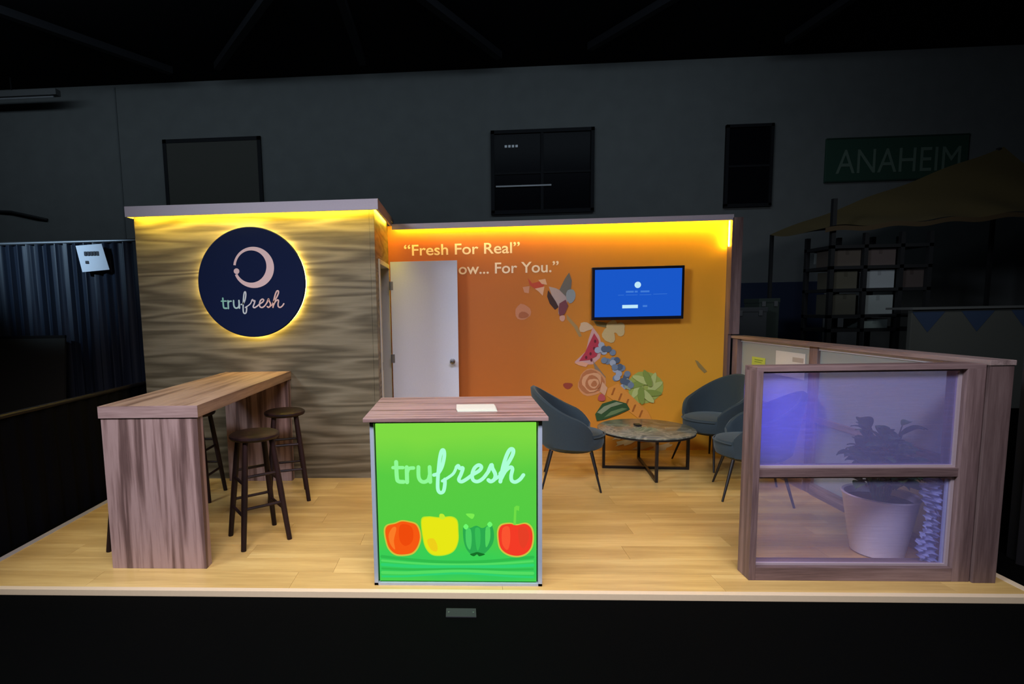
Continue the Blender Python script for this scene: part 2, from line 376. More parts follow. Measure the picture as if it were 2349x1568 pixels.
# return wall with the door opening
wr = struct('wall_return', MB().box(2.22, 2.29, 2.14, 2.255, 0, 2.50).box(2.22, 2.29, 2.255, 3.0, 2.06, 2.50).box(2.22, 2.29, 2.98, 3.06, 0, 2.06), M_zebra, 'return side of the closet with the doorway', at=(2.22, 2.1, 0))
struct('wall_closet_inner', MB().box(.06, .12, 2.14, 3.1, 0, 2.5).box(.12, 2.22, 3.0, 3.06, 0, 2.5), plain('closet_grey', (.10, .10, .10), .8), 'dark inside faces of the closet')
tr = struct('trim_1', MB().box(2.21, 2.302, 2.255, 2.30, 0, 2.06, .002).box(2.21, 2.302, 2.935, 2.98, 0, 2.06, .002).box(2.21, 2.302, 2.30, 2.935, 2.015, 2.06, .002), M_jamb, 'pale door frame in the return wall')
obj('strike_plate', MB().box(2.302, 2.305, 2.27, 2.29, 1.0, 1.08), M_steel, tr)
dr = struct('door_1', MB().box(2.325, 3.03, 2.855, 2.895, .015, 2.08, .002), M_white, 'white flush door standing open in front of the orange wall', at=(2.325, 2.87, 0))
hinges = MB()
for z in (.25, 1.06, 1.83):
    obj('hinge', MB().tube([(2.318, 2.85, z - .045), (2.318, 2.85, z + .045)], .009, 8).box(2.318, 2.35, 2.852, 2.856, z - .045, z + .045), M_steel, dr)
kb = obj('door_knob', MB().lathe([(.006, 0), (.011, -.03), (.026, -.04), (.030, -.055), (.024, -.068), (.004, -.072)], 16, (2.965, 2.855, 1.02), 'y'), M_chrome, dr, True)
obj('rosette', MB().lathe([(.030, 0), (.030, -.006), (.012, -.010)], 20, (2.965, 2.855, 1.02), 'y'), M_chrome, kb, True)

# ------------------------------------------------------------------ orange wall
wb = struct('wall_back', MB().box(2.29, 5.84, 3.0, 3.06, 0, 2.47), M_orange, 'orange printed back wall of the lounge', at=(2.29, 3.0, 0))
hb = obj('header', MB().box(2.347, 5.85, 2.90, 2.915, 2.418, 2.475).box(2.347, 5.85, 2.915, 3.06, 2.45, 2.475), M_header, wb)
obj('led_strip', MB().box(2.36, 5.82, 2.935, 2.952, 2.436, 2.446), M_ledo, hb)
ep = obj('end_post', MB().box(5.84, 5.945, 2.90, 3.06, 1.255, 2.445, .003).box(5.84, 5.87, 2.92, 3.06, 0, 1.255), M_frame, wb)
obj('led_strip', MB().box(5.832, 5.838, 2.95, 2.965, 2.16, 2.42), M_ledo, ep)  # added glowing strip, stands in for the post's lit end face
M_letter = plain('cream_letter', (.98, .80, .62), .5)
obj('lettering', text_mb('\u201cFresh For Real\u201d', 2.462, 2.155, 1.235, .118, 2.9985, .012), M_letter, wb)
obj('lettering', text_mb('ow... For You.\u201d', 3.045, 1.945, 1.06, .118, 2.9985, .012), M_letter, wb)
obj('lettering', text_mb('N', 2.93, 1.945, .09, .118, 2.9985, .012), M_letter, wb)

# printed fruit splash on the orange wall (flat print)
U0 = 4.72
def wp(u, v):                                         # photo-style layout grid of the print -> wall coordinates
    return (3.725 + (u - 1200) * .00462, 1.506 - (v - 720) * .00477)
def blob(cx, cz, rx, rz, n=18, jit=.0, rot=0, k=1):
    o = []
    for i in range(n):
        a = 2 * math.pi * i / n; q = 1 + jit * (math.sin(k * a * 3 + cx * 9) * .6 + random.uniform(-.4, .4))
        x, z = rx * q * math.cos(a), rz * q * math.sin(a)
        o.append((cx + x * math.cos(rot) - z * math.sin(rot), cz + x * math.sin(rot) + z * math.cos(rot)))
    return o
mu = thing('fruit_mural', 'printed splash of fruit pieces climbing across the orange wall', 'mural', (4.6, 2.99, 1.0))
YM = [2.9985]
def ink(name, c): return plain('print_' + name, c, .5)
def pr(name, pts, c, lift=0):
    YM.append(0); m_ = MB().poly(pts, YM[0] - lift * .0042 - len(YM) * .00003, .00002)
    key = 'print_%s_%.2f_%.2f_%.2f' % ((name,) + tuple(c))
    M = bpy.data.materials.get(key) or plain(key, c, .5)
    return obj(name, m_, M, mu)
def wps(l): return [wp(*p) for p in l]
c = wp(1200, 716)
pr('dried_slice', blob(*c, .085, .085, 14, .12), (.60, .24, .12)); pr('slice_core', blob(*wp(1201, 722), .055, .035, 10, .15), (.42, .13, .05), 1)
pr('berry_splash', wps([(1212, 640), (1222, 652), (1240, 648), (1250, 655), (1242, 668), (1228, 664), (1216, 656)]), (.55, .07, .03))
pr('petal', wps([(1236, 645), (1252, 643), (1256, 656), (1244, 654)]), (.75, .45, .28)); pr('petal', wps([(1228, 664), (1250, 660), (1246, 680), (1236, 670)]), (.75, .45, .3))
pr('petal', wps([(1200, 660), (1216, 658), (1214, 674), (1204, 672)]), (.66, .30, .17))
pr('dark_fig', wps([(1258, 668), (1264, 676), (1276, 694), (1282, 706), (1274, 712), (1262, 698), (1256, 682)]), (.05, .022, .018), 1)
pr('pale_flesh', wps([(1260, 660), (1276, 664), (1292, 672), (1304, 690), (1296, 716), (1282, 722), (1282, 704), (1268, 684)]), (.50, .38, .34))
pr('grape_cluster', wps([(1284, 668), (1296, 644), (1306, 630), (1312, 648), (1310, 672), (1300, 684)]), (.16, .15, .13), 1)
pr('blue_berry', blob(*wp(1310, 682), .05, .075, 14, .1), (.28, .33, .36), 1)
pr('purple_fig', wps([(1284, 698), (1298, 690), (1304, 704), (1296, 722), (1284, 726), (1282, 712)]), (.20, .055, .07), 2)
pr('pale_drop', blob(*wp(1291, 731), .03, .035, 10, .1), (.66, .36, .26), 1)
pr('vine', wps([(1300, 722), (1312, 735), (1326, 750), (1336, 772), (1330, 774), (1318, 752), (1302, 734)]), (.42, .27, .10))
pr('blossom', blob(*wp(1344, 752), .07, .05, 14, .25), (.70, .50, .30), 1)
for u, v in ((1395, 768), (1405, 752), (1422, 758), (1400, 775)): pr('blossom', blob(*wp(u, v), .06, .07, 14, .2), (.66, .50, .22), 1)
pr('stem', wps([(1362, 738), (1384, 742), (1420, 750), (1400, 756), (1370, 750)]), (.22, .17, .06))
# melon slice: rind, pale edge, flesh, seeds
pr('melon_rind', wps([(1361, 752), (1376, 772), (1383, 796), (1378, 822), (1362, 836), (1330, 838), (1320, 830), (1346, 806), (1352, 778)]), (.70, .40, .36))
pr('melon_flesh', wps([(1364, 766), (1374, 782), (1377, 800), (1370, 818), (1354, 826), (1330, 828), (1344, 808), (1354, 786)]), (.52, .045, .075), 1)
for u, v in ((1356, 812), (1364, 800), (1366, 784), (1346, 820), (1358, 826)): pr('melon_seed', blob(*wp(u, v), .012, .018, 8), (.16, .02, .03), 2)
pr('pink_splash', wps([(1318, 832), (1336, 830), (1352, 834), (1346, 842), (1330, 838)]), (.85, .42, .25), 1)
# blueberries tumbling down
random.seed(11)
for k in range(30):
    t = k / 29; u = 1382 + 62 * t + random.uniform(-13, 13); v = 792 + 98 * t + random.uniform(-9, 9); q = random.random()
    pr('blueberry', blob(*wp(u, v), .034, .034, 12), ((.20, .27, .36), (.10, .14, .20), (.42, .48, .56))[int(q * 2.99)], 1 + (k % 3))
pr('twig', wps([(1362, 828), (1376, 846), (1392, 866), (1384, 872), (1368, 854)]), (.30, .22, .14))
# peach rose
pr('peach', blob(*wp(1360, 878), .15, .15, 20, .10), (.74, .33, .13))
for k in range(5): pr('peach_ring', blob(*wp(1358 + k * 1.5, 876 + k), .13 - k * .024, .125 - k * .024, 16, .14, k), ((.55, .20, .07), (.82, .42, .20))[k % 2], 1 + k)
pr('peach_leaf', wps([(1384, 876), (1396, 890), (1390, 908), (1378, 898)]), (.78, .44, .24), 1)
# leafy green head
pr('green_head', blob(*wp(1483, 890), .185, .175, 22, .06), (.42, .50, .10))
for k in range(9):
    a = k * .7; u, v = 1483 + 20 * math.cos(a), 890 + 20 * math.sin(a)
    pr('green_leaf', blob(*wp(u, v), .10, .035, 12, .12, -a + .6), ((.58, .66, .22), (.28, .38, .07))[k % 2], 1 + k % 4)
pr('small_leaf', wps([(1440, 868), (1452, 876), (1448, 896), (1434, 890)]), (.36, .44, .30), 2)
# carrot and leaves at the foot
pr('carrot', wps([(1396, 892), (1420, 880), (1450, 908), (1490, 946), (1500, 966), (1470, 962), (1424, 928), (1394, 908)]), (.85, .34, .05), 1)
for k in range(5): pr('carrot_line', wps([(1410 + k * 16, 890 + k * 13), (1414 + k * 16, 890 + k * 13), (1408 + k * 16, 906 + k * 13), (1404 + k * 16, 906 + k * 13)]), (.45, .14, .02), 2)
pr('broad_leaf', wps([(1368, 950), (1384, 926), (1412, 918), (1440, 926), (1448, 940), (1420, 952), (1392, 962), (1372, 966)]), (.035, .10, .03), 2)
pr('leaf_vein', wps([(1372, 946), (1388, 932), (1416, 922), (1432, 926), (1404, 934), (1382, 950)]), (.30, .36, .20), 3)
pr('leaf_vein', wps([(1388, 958), (1404, 944), (1430, 936), (1442, 938), (1414, 950)]), (.16, .26, .10), 3)
pr('radish', blob(*wp(1304, 884), .05, .035, 12, .2), (.36, .06, .03)); pr('radish', blob(*wp(1382, 912), .04, .04, 12, .15), (.55, .10, .10), 3)
pr('twig', wps([(1594, 830), (1600, 832), (1622, 856), (1616, 860), (1602, 846)]), (.40, .27, .08))
for (u, v, rx) in ((1450, 1012, .16), (1490, 1022, .14), (1520, 1030, .12), (1430, 1000, .1)):
    pr('juice_swirl', blob(*wp(u, v), rx, .035, 16, .35, .3, 2), (.80, .62, .28), 1)

# ------------------------------------------------------------------ television
tv = thing('television', 'wall mounted flat television with a blue start screen', 'television', (4.91, 2.93, 1.70))
obj('casing', MB().box(4.435, 5.375, 2.90, 2.945, 1.425, 1.975, .006), plain('tv_black', (.008, .008, .016), .3), tv)
obj('wall_bracket', MB().box(4.75, 5.05, 2.945, 2.999, 1.55, 1.85), M_darkmetal, tv)
sc_ = obj('screen', MB().box(4.462, 5.348, 2.897, 2.8999, 1.458, 1.948), glow('screen_blue', (.010, .095, .58), 1.0), tv)
MW = glow('screen_white', (.55, .85, 1.0), .95); MP = glow('screen_pale', (.06, .22, .75), .9)
obj('screen_icon', MB().lathe([(.033, 0), (.033, -.001)], 20, (4.90, 2.8965, 1.785), 'y'), MW, sc_)
obj('screen_button', MB().box(4.745, 4.905, 2.8955, 2.8965, 1.545, 1.58), MW, sc_)
obj('screen_button', MB().box(4.955, 5.0, 2.8955, 2.8965, 1.555, 1.575), MP, sc_)
ln = MB()
for x0, x1, z in ((4.78, 4.86, 1.715), (4.87, 4.90, 1.715), (4.93, 5.02, 1.715), (4.70, 4.76, 1.688), (4.78, 4.9, 1.688), (4.92, 5.04, 1.688), (5.06, 5.20, 1.692)):
    ln.box(x0, x1, 2.8957, 2.8965, z - .008, z + .010 if z > 1.7 else z - .004)
obj('screen_text', ln, MP, sc_)

# ------------------------------------------------------------------ round backlit sign
rs = thing('round_sign', 'round navy backlit sign with a pink ring and script lettering on the wood wall', 'sign', (1.16, 2.03, 1.85))
C0 = (1.16, 0, 1.852)
obj('disc', MB().lathe([(.49, 2.024), (.497, 2.02), (.497, 2.002), (.490, 1.995), (.002, 1.995)], 96, C0, 'y'), M_navy, rs, True)
rg = MB()
rg.lathe([(.462, 2.060), (.489, 2.060), (.489, 2.028), (.462, 2.028)], 96, C0, 'y')
obj('halo_led', rg, M_halo, rs)
obj('standoff', MB().lathe([(.05, 2.024), (.05, 2.069)], 16, C0, 'y'), M_darkmetal, rs)
# ring mark: a crescent brush ring, thick right, open on the left with a bead
m, N, L, b = mat('ring_print'); b.inputs['Base Color'].default_value = (.80, .55, .50, 1); b.inputs['Roughness'].default_value = .5; M_ring = m
cx, cz = 1.19, 1.985
rng = MB(); pts_o, pts_i = [], []
nseg = 60
for k in range(nseg + 1):
    a = R(172) - R(332) * k / nseg
    th = .022 + .05 * (.5 + .5 * math.cos(a + .35)) ** 1.3
    ro = .188; e = Vector((math.cos(a), math.sin(a)))
    pts_o.append((cx + e.x * ro, cz + e.y * ro * .98)); pts_i.append((cx + e.x * (ro - th), cz + e.y * (ro - th) * .98))
vo = [rng.bm.verts.new((p[0], 1.9935, p[1])) for p in pts_o]; vi = [rng.bm.verts.new((p[0], 1.9935, p[1])) for p in pts_i]
for k in range(nseg): rng.bm.faces.new((vo[k], vo[k + 1], vi[k + 1], vi[k]))
obj('ring_mark', rng, M_ring, rs)
obj('ring_bead', MB().lathe([(.026, 1.995), (.026, 1.9935)], 16, (cx - .160, 0, cz - .03), 'y'), M_ring, rs)
WORD_TRU = [([(228, 268), (232, 440), (250, 480), (302, 486)], 36), ([(192, 330), (300, 330)], 30), ([(340, 326), (340, 490)], 36), ([(342, 390), (362, 342), (412, 334)], 32),
            ([(465, 324), (465, 430), (490, 478), (530, 486), (568, 462), (584, 410)], 34), ([(584, 324), (588, 488)], 34)]
WORD_FRESH = [([(628, 412), (672, 395), (716, 320), (742, 210), (738, 148), (716, 150), (696, 220), (680, 340), (668, 470), (668, 570), (692, 606), (726, 590), (742, 520), (744, 460)], 30),
              ([(716, 478), (780, 440), (836, 395), (868, 330)], 24), ([(868, 330), (888, 312), (902, 340), (936, 338), (918, 400), (892, 462), (918, 486), (968, 462), (1040, 408)], 30),
              ([(1040, 408), (1110, 366), (1132, 326), (1102, 306), (1058, 340), (1034, 410), (1044, 468), (1092, 484), (1150, 448), (1204, 378)], 30),
              ([(1204, 378), (1238, 304), (1248, 340), (1278, 408), (1268, 460), (1230, 484), (1204, 468)], 32), ([(1262, 470), (1320, 424), (1360, 350)], 24),
              ([(1330, 400), (1400, 306), (1458, 200), (1466, 144), (1434, 140), (1396, 208), (1356, 340), (1330, 486)], 32),
              ([(1338, 456), (1384, 372), (1436, 330), (1458, 350), (1444, 420), (1450, 474), (1488, 490), (1536, 462), (1572, 414)], 30)]
def word(strokes, x0, z0, k, y, fat=1.0):
    m_ = MB()
    for i, (pts, w) in enumerate(strokes):
        m_.stroke([(x0 + (p[0] - 195) * k, z0 - (p[1] - 488) * k) for p in pts], w * k * fat, y - i * .00025, len(pts) > 2)
    return m_
m, N, L, b = mat('multicolour_script'); M_script = m
tc = N.new('ShaderNodeTexCoord'); sp = N.new('ShaderNodeSeparateXYZ'); L.new(tc.outputs['Object'], sp.inputs[0])
mr = N.new('ShaderNodeMapRange'); mr.inputs[1].default_value = -.30; mr.inputs[2].default_value = .32; L.new(sp.outputs['X'], mr.inputs[0])
rp = ramp(N, [(0, (.22, .60, .42)), (.3, (.55, .70, .66)), (.5, (.80, .68, .66)), (.75, (.85, .50, .38)), (1, (.75, .55, .50))]); L.new(mr.outputs[0], rp.inputs[0])
L.new(rp.outputs[0], b.inputs['Base Color'])
kk = .58 / 1380
obj('lettering', word(WORD_TRU, .874, 1.622, kk, 1.9935), M_script, rs); obj('lettering', word(WORD_FRESH, .874, 1.622, kk, 1.9935), M_script, rs)

# ------------------------------------------------------------------ bar counter
bar = thing('bar_counter', 'tall walnut bar counter running back to the wood wall', 'counter', (1.155, 1.15, 0))
obj('front_leg', MB().box(.852, 1.455, .258, .33, 0, .955, .002), M_walz, bar, at=(.852, .258, 0))
obj('back_leg', MB().box(.852, 1.455, 1.99, 2.062, 0, .955, .002), M_walz, bar, at=(.852, 2.0, 0))
obj('countertop', MB().box(.842, 1.4645, .2545, 2.066, .955, 1.028, .002), M_waly, bar, at=(.842, .25, 1))
obj('edge_band', MB().box(.842, 1.4645, .2505, .2545, .955, 1.028, .001), M_walx, bar, at=(.842, .25, .9))

# ------------------------------------------------------------------ bar stools
def make_stool():
    t = thing('bar_stool', '', 'stool', (0, 0, 0), 'backless bar stools at the walnut bar')
    prof = [(.002, .712), (.14, .712), (.160, .719), (.168, .732), (.166, .745), (.150, .755), (.06, .749), (.002, .747)]
    obj('seat', MB().lathe(prof, 36), M_darkwood, t, True)
    ft, tp = .158, .088
    for sx in (-1, 1):
        for sy in (-1, 1):
            obj('leg', MB().tube([(sx * tp, sy * tp, .717), (sx * (tp + .035), sy * (tp + .035), .36), (sx * ft, sy * ft, 0)], [.019, .021, .017], 10), M_darkwood, t, True)
    def at(z): return tp + (ft - tp) * (.717 - z) / .717
    for z in (.22, .43):
        q = at(z)
        for sx in (-1, 1): obj('rung', MB().tube([(sx * q, -q, z), (sx * q, q, z)], .0105, 8), M_darkwood, t, True)
        q = at(z + .05)
        for sy in (-1, 1): obj('rung', MB().tube([(-q, sy * q, z + .05), (q, sy * q, z + .05)], .0105, 8), M_darkwood, t, True)
    return t
st = make_stool(); st.location = (1.617, .725, 0); st.rotation_euler = (0, 0, R(38)); st['label'] = 'dark wooden bar stool in the open beside the bar, nearer the camera'
dup(st, (1.56, 1.55, 0), R(20), 'dark wooden bar stool on the open side of the bar, nearer the wood wall')
dup(st, (.77, 1.57, 0), R(0), 'dark wooden bar stool behind the bar whose leg shows under the countertop')
dup(st, (.822, .655, 0), R(2), 'dark wooden bar stool hidden behind the bar front, one foot showing at its left')

# ------------------------------------------------------------------ lightbox counter
lb = thing('lightbox_counter', 'glowing green lightbox counter with a walnut top', 'counter', (3.01, .4, 0))
gx0, gx1, gy0, gy1, gh = 2.534, 3.49, .0745, .74, .9583
obj('shadow_gap', MB().box(gx0 + .022, gx1 - .022, gy0 + .028, gy0 + .0299, .014, gh - .012), M_black, lb)
obj('cabinet', MB().box(gx0 + .012, gx1 - .012, gy0 + .03, gy1, 0, gh), plain('cabinet_side', (.30, .30, .31), .4), lb)
fr = MB().box(gx0, gx0 + .022, gy0, gy0 + .04, 0, gh).box(gx1 - .022, gx1, gy0, gy0 + .04, 0, gh).box(gx0, gx1, gy0, gy0 + .04, 0, .014).box(gx0, gx1, gy0, gy0 + .04, gh - .012, gh)
obj('frame', fr, plain('frame_silver', (.42, .48, .55), .4, .2), lb)
obj('countertop', MB().box(gx0 - .032, gx1 + .03, gy0 - .03, gy1 + .02, gh, gh + .022, .003), M_walx, lb, at=(gx0, gy0, gh))
m, N, L, b = mat('lightbox_green'); N.remove(b); M_light = m
tc = N.new('ShaderNodeTexCoord'); sp = N.new('ShaderNodeSeparateXYZ'); L.new(tc.outputs['Object'], sp.inputs[0])
nz = N.new('ShaderNodeTexNoise'); nz.inputs['Scale'].default_value = 2.2; L.new(tc.outputs['Object'], nz.inputs['Vector'])
mr = N.new('ShaderNodeMapRange'); mr.inputs[2].default_value = .95; L.new(sp.outputs['Z'], mr.inputs[0])
ad = N.new('ShaderNodeMath'); ad.operation = 'MULTIPLY_ADD'; ad.inputs[1].default_value = .18; L.new(nz.outputs['Fac'], ad.inputs[0]); L.new(mr.outputs[0], ad.inputs[2])
rp = ramp(N, [(.05, (.10, .68, .045)), (.16, (.035, .60, .10)), (.30, (.045, .62, .085)), (.42, (.085, .60, .055)), (.75, (.10, .60, .055)), (1.0, (.21, .70, .055))]); L.new(ad.outputs[0], rp.inputs[0])
e = N.new('ShaderNodeEmission'); e.inputs[1].default_value = 1.0; L.new(rp.outputs[0], e.inputs[0]); L.new(e.outputs[0], N['Material Output'].inputs[0])
YP = gy0 + .012
pn = obj('light_panel', MB().box(gx0 + .030, gx1 - .030, YP, YP + .016, .022, gh - .018), M_light, lb, at=(gx0, YP, 0))
# printed artwork on the panel
def zp(zx, zy): return (2.5595 + (zx - 0) / 4.61 * .002437 + .0, .597 - ((1000 + zy / 4.61) - 1110) * .0025)
_a = 2.666 - (905 - 860) * .002437
def zp(zx, zy): return (_a + zx / 4.61 * .002437, .597 - (1000 + zy / 4.61 - 1110) * .0025)
def art(name, pts, c, lift, s=1.0):
    key = 'lit_%s_%.3f_%.3f_%.3f' % ((name,) + tuple(c)); M = bpy.data.materials.get(key) or glow(key, c, s)
    return obj(name, MB().poly(pts, YP - .0008 * lift, .0006), M, pn)
def sm(l, n=5):
    l2 = list(l) + [l[0], l[1], l[2]]; return catmull([zp(*p) for p in l2], n)[n:-2 * n - 1 + n] if False else [q for q in catmull_closed([zp(*p) for p in l], n)]
def catmull_closed(p, n):
    o = []; m_ = len(p)
    for i in range(m_):
        a, b_, c_, d = p[i - 1], p[i], p[(i + 1) % m_], p[(i + 2) % m_]
        for k in range(n):
            t = k / n
            o.append(tuple(.5 * (2 * b_[q] + (c_[q] - a[q]) * t + (2 * a[q] - 5 * b_[q] + 4 * c_[q] - d[q]) * t * t + (-a[q] + 3 * b_[q] - 3 * c_[q] + d[q]) * t ** 3) for q in (0, 1)))
    return o
def grow(l, k):
    cx_ = sum(p[0] for p in l) / len(l); cy_ = sum(p[1] for p in l) / len(l)
    return [(cx_ + (p[0] - cx_) * k, cy_ + (p[1] - cy_) * k) for p in l]
k1 = (1575 - 195) / 4.61 * .002437 / 1380
x0_, z0_ = zp(195, 488)
M_lit1 = glow('lit_word_green', (.30, 1.0, .33), .95); M_lit2 = glow('lit_word_white', (.42, 1.0, .68), 1.0)
obj('lettering', word(WORD_TRU, x0_, z0_, k1, YP - .004, 1.22), M_lit1, pn); obj('lettering', word(WORD_FRESH, x0_, z0_, k1, YP - .004, 1.3), M_lit2, pn)
# swoosh bands at the foot
for k in range(6):
    y_ = 1300 + k * 38
    pts = [(44 + 271 * i, y_ + (60 - 8 * k) * math.sin(math.pi * i / 6) + 6 * k * math.cos(i)) for i in range(7)]
    mb = MB().stroke([zp(*p) for p in pts], .012 if k % 2 else .018, YP - .0006 - k * .0002)
    obj('swoosh', mb, glow('lit_swoosh_%d' % k, ((.03, .50, .07), (.09, .72, .12), (.03, .64, .16))[k % 3], 1.0), pn)
tom = [(90, 1010), (120, 960), (200, 940), (270, 915), (350, 925), (420, 950), (455, 1020), (460, 1110), (420, 1210), (350, 1265), (210, 1272), (130, 1210), (98, 1110)]
art('tomato', sm(grow(tom, 1.09)), (.62, .52, .05), 1); art('tomato', sm(tom), (.92, .10, .006), 2)
art('tomato_gloss', sm([(170, 980), (210, 990), (180, 1120), (190, 1220), (140, 1160), (125, 1060)]), (.96, .20, .02), 3)
art('tomato_cheek', sm([(250, 960), (340, 950), (390, 1010), (380, 1130), (300, 1180), (240, 1110)]), (.86, .07, .004), 3)
yel = [(490, 900), (560, 868), (680, 878), (800, 868), (862, 910), (872, 1020), (868, 1130), (820, 1230), (720, 1275), (600, 1272), (530, 1200), (500, 1080)]
art('yellow_pepper', sm(grow(yel, 1.05)), (.50, .78, .02), 1); art('yellow_pepper', sm(yel), (.80, .80, .008), 2)
art('pepper_cheek', sm([(540, 1120), (610, 1100), (650, 1180), (640, 1240), (580, 1220)]), (.86, .62, .01), 3)
art('pepper_stem', sm([(680, 880), (682, 835), (720, 835), (740, 870), (720, 890)]), (.55, .85, .03), 3)
gp = [(935, 960), (1000, 985), (1070, 960), (1140, 985), (1225, 945), (1258, 1040), (1245, 1150), (1180, 1240), (1110, 1285), (1075, 1250), (1030, 1285), (960, 1210), (930, 1090)]
art('green_pepper', sm(gp), (.025, .40, .075), 2)
for q, cc in (([(960, 1000), (1010, 1000), (1020, 1120), (1000, 1220), (960, 1150)], (.07, .62, .12)), ([(1060, 990), (1110, 1000), (1110, 1160), (1080, 1230), (1060, 1120)], (.04, .52, .09)), ([(1170, 990), (1215, 980), (1215, 1110), (1170, 1190)], (.08, .66, .11))):
    art('pepper_lobe', sm(q), cc, 3)
art('pepper_shadow', sm([(1000, 1270), (1040, 1255), (1076, 1245), (1120, 1255), (1160, 1270), (1100, 1290), (1075, 1270), (1040, 1290)]), (.008, .16, .02), 4)
art('pepper_stem', sm([(965, 830), (1050, 835), (1030, 885), (985, 860)]), (.20, .85, .08), 3)
for q in ((960, 970), (1215, 945)): art('pepper_glint', sm([(q[0] - 28, q[1]), (q[0], q[1] - 30), (q[0] + 28, q[1]), (q[0], q[1] + 30)]), (.16, .95, .16), 4)
red = [(1310, 1010), (1345, 955), (1430, 940), (1500, 955), (1590, 940), (1650, 985), (1668, 1080), (1650, 1190), (1590, 1260), (1500, 1285), (1400, 1262), (1330, 1200), (1308, 1100)]
art('red_pepper', sm(grow(red, 1.09)), (.60, .55, .06), 1); art('red_pepper', sm(red), (.90, .045, .02), 2)
art('pepper_lobe', sm([(1350, 990), (1420, 975), (1430, 1120), (1400, 1220), (1345, 1150)]), (.96, .09, .03), 3)
art('pepper_lobe', sm([(1520, 985), (1600, 980), (1630, 1080), (1580, 1200), (1530, 1150)]), (.80, .05, .02), 3)
art('pepper_stem', [zp(*p) for p in [(1465, 950), (1475, 760), (1500, 742), (1530, 750), (1525, 800), (1498, 790), (1492, 950)]], (.16, .72, .06), 3)

bs = thing('brochure_stack', 'small cream stack of brochures lying on the green counter top', 'brochures', (3.14, .3, gh + .022))
for k in range(3):
    obj('brochure', MB().box(3.025 - .003 * k, 3.255 - .004 * k, .215 + .004 * k, .375 + .003 * k, gh + .022 + .005 * k, gh + .027 + .005 * k, .0015), plain('cream_paper_%d' % k, (.60 + .03 * k, .64, .50), .6), bs)

# ------------------------------------------------------------------ corner partition (front) and side rail
fp = thing('front_partition', 'walnut framed half height partition with two hazy panes, front corner', 'partition', (5.27, .22, 0))
Y0, Y1 = .1585, .285
obj('stile', MB().box(4.669, 4.705, Y0, Y1, 0, 1.20, .003), M_frame, fp); obj('stile', MB().box(5.768, 5.862, Y0, Y1, 0, 1.20, .003), M_frame, fp)
obj('top_rail', MB().box(4.669, 5.862, Y0, Y1, 1.196, 1.222, .003), M_framex, fp)
obj('middle_rail', MB().box(4.705, 5.768, Y0 + .01, Y1 - .01, .600, .648, .002), M_framex, fp); obj('bottom_rail', MB().box(4.705, 5.768, Y0, Y1, 0, .078, .003), M_framex, fp)
M_bead = plain('pale_bead', (.42, .34, .36), .4)
for z0, z1, mt in ((.648, 1.196, M_pane), (.078, .600, M_panelow)):
    yb = Y0 + .03
    bd = MB().box(4.705, 5.768, yb, yb + .02, z0, z0 + .012).box(4.705, 5.768, yb, yb + .02, z1 - .012, z1).box(4.705, 4.717, yb, yb + .02, z0 + .012, z1 - .012).box(5.752, 5.768, yb, yb + .02, z0 + .012, z1 - .012)
    b_ = obj('glazing_bead', bd, M_bead, fp)
    obj('pane', MB().box(4.712, 5.758, yb + .009, yb + .012, z0 + .006, z1 - .006), mt, fp)
sr = thing('side_partition', 'long walnut framed half height partition with grey frosted panes along the deck edge', 'partition', (5.93, 1.5, 0))
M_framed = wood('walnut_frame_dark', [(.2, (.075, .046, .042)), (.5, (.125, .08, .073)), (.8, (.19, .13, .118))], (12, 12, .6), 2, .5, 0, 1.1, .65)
obj('post', MB().box(5.868, 5.99, .145, .275, 0, 1.215, .003), M_framed, sr); obj('post', MB().box(5.905, 5.965, 1.60, 1.70, 0, 1.215, .003), M_frame, sr); obj('post', MB().box(5.88, 5.985, 2.80, 2.90, 0, 1.215, .003), M_frame, sr)
obj('top_rail', MB().box(5.862, 5.995, .14, 2.90, 1.215, 1.243, .004), M_framey, sr)
for y0, y1 in ((.275, 1.60), (1.70, 2.80)):
    obj('middle_rail', MB().box(5.905, 5.965, y0, y1, .60, .645, .002), M_framey, sr); obj('bottom_rail', MB().box(5.895, 5.975, y0, y1, 0, .09, .002), M_framey, sr)
    for z0, z1 in ((.09, .60), (.645, 1.215)): obj('pane', MB().box(5.930, 5.936, y0, y1, z0, z1), M_paneside, sr)
    obj('glazing_bead', MB().box(5.917, 5.929, y0, y1, 1.185, 1.215), M_white, sr)['label'] = 'white strip under the top rail'  # thin white strip along the top of each bay
nt = thing('notice', 'small yellow green notice on the frosted side pane, by the orange wall', 'notice', (5.926, 2.49, 1.03))
obj('sheet', MB().box(5.925, 5.928, 2.37, 2.60, .94, 1.05), plain('notice_green', (.55, .66, .10), .6), nt)
obj('ink_line', MB().box(5.9235, 5.925, 2.41, 2.55, 1.02, 1.028).box(5.9235, 5.925, 2.43, 2.55, 1.0, 1.007), plain('notice_ink', (.22, .33, .05), .6), nt)
n2 = thing('notice', 'white paper sheet on the frosted side pane, next to its middle post', 'notice', (5.926, 1.98, 1.06))
obj('sheet', MB().box(5.925, 5.928, 1.78, 2.20, .92, 1.14), plain('notice_white', (.74, .74, .72), .6), n2)
obj('ink_line', MB().box(5.9235, 5.925, 1.80, 1.95, 1.06, 1.10).box(5.9235, 5.925, 1.80, 2.0, .98, 1.03), plain('notice_grey', (.45, .42, .39), .6), n2)

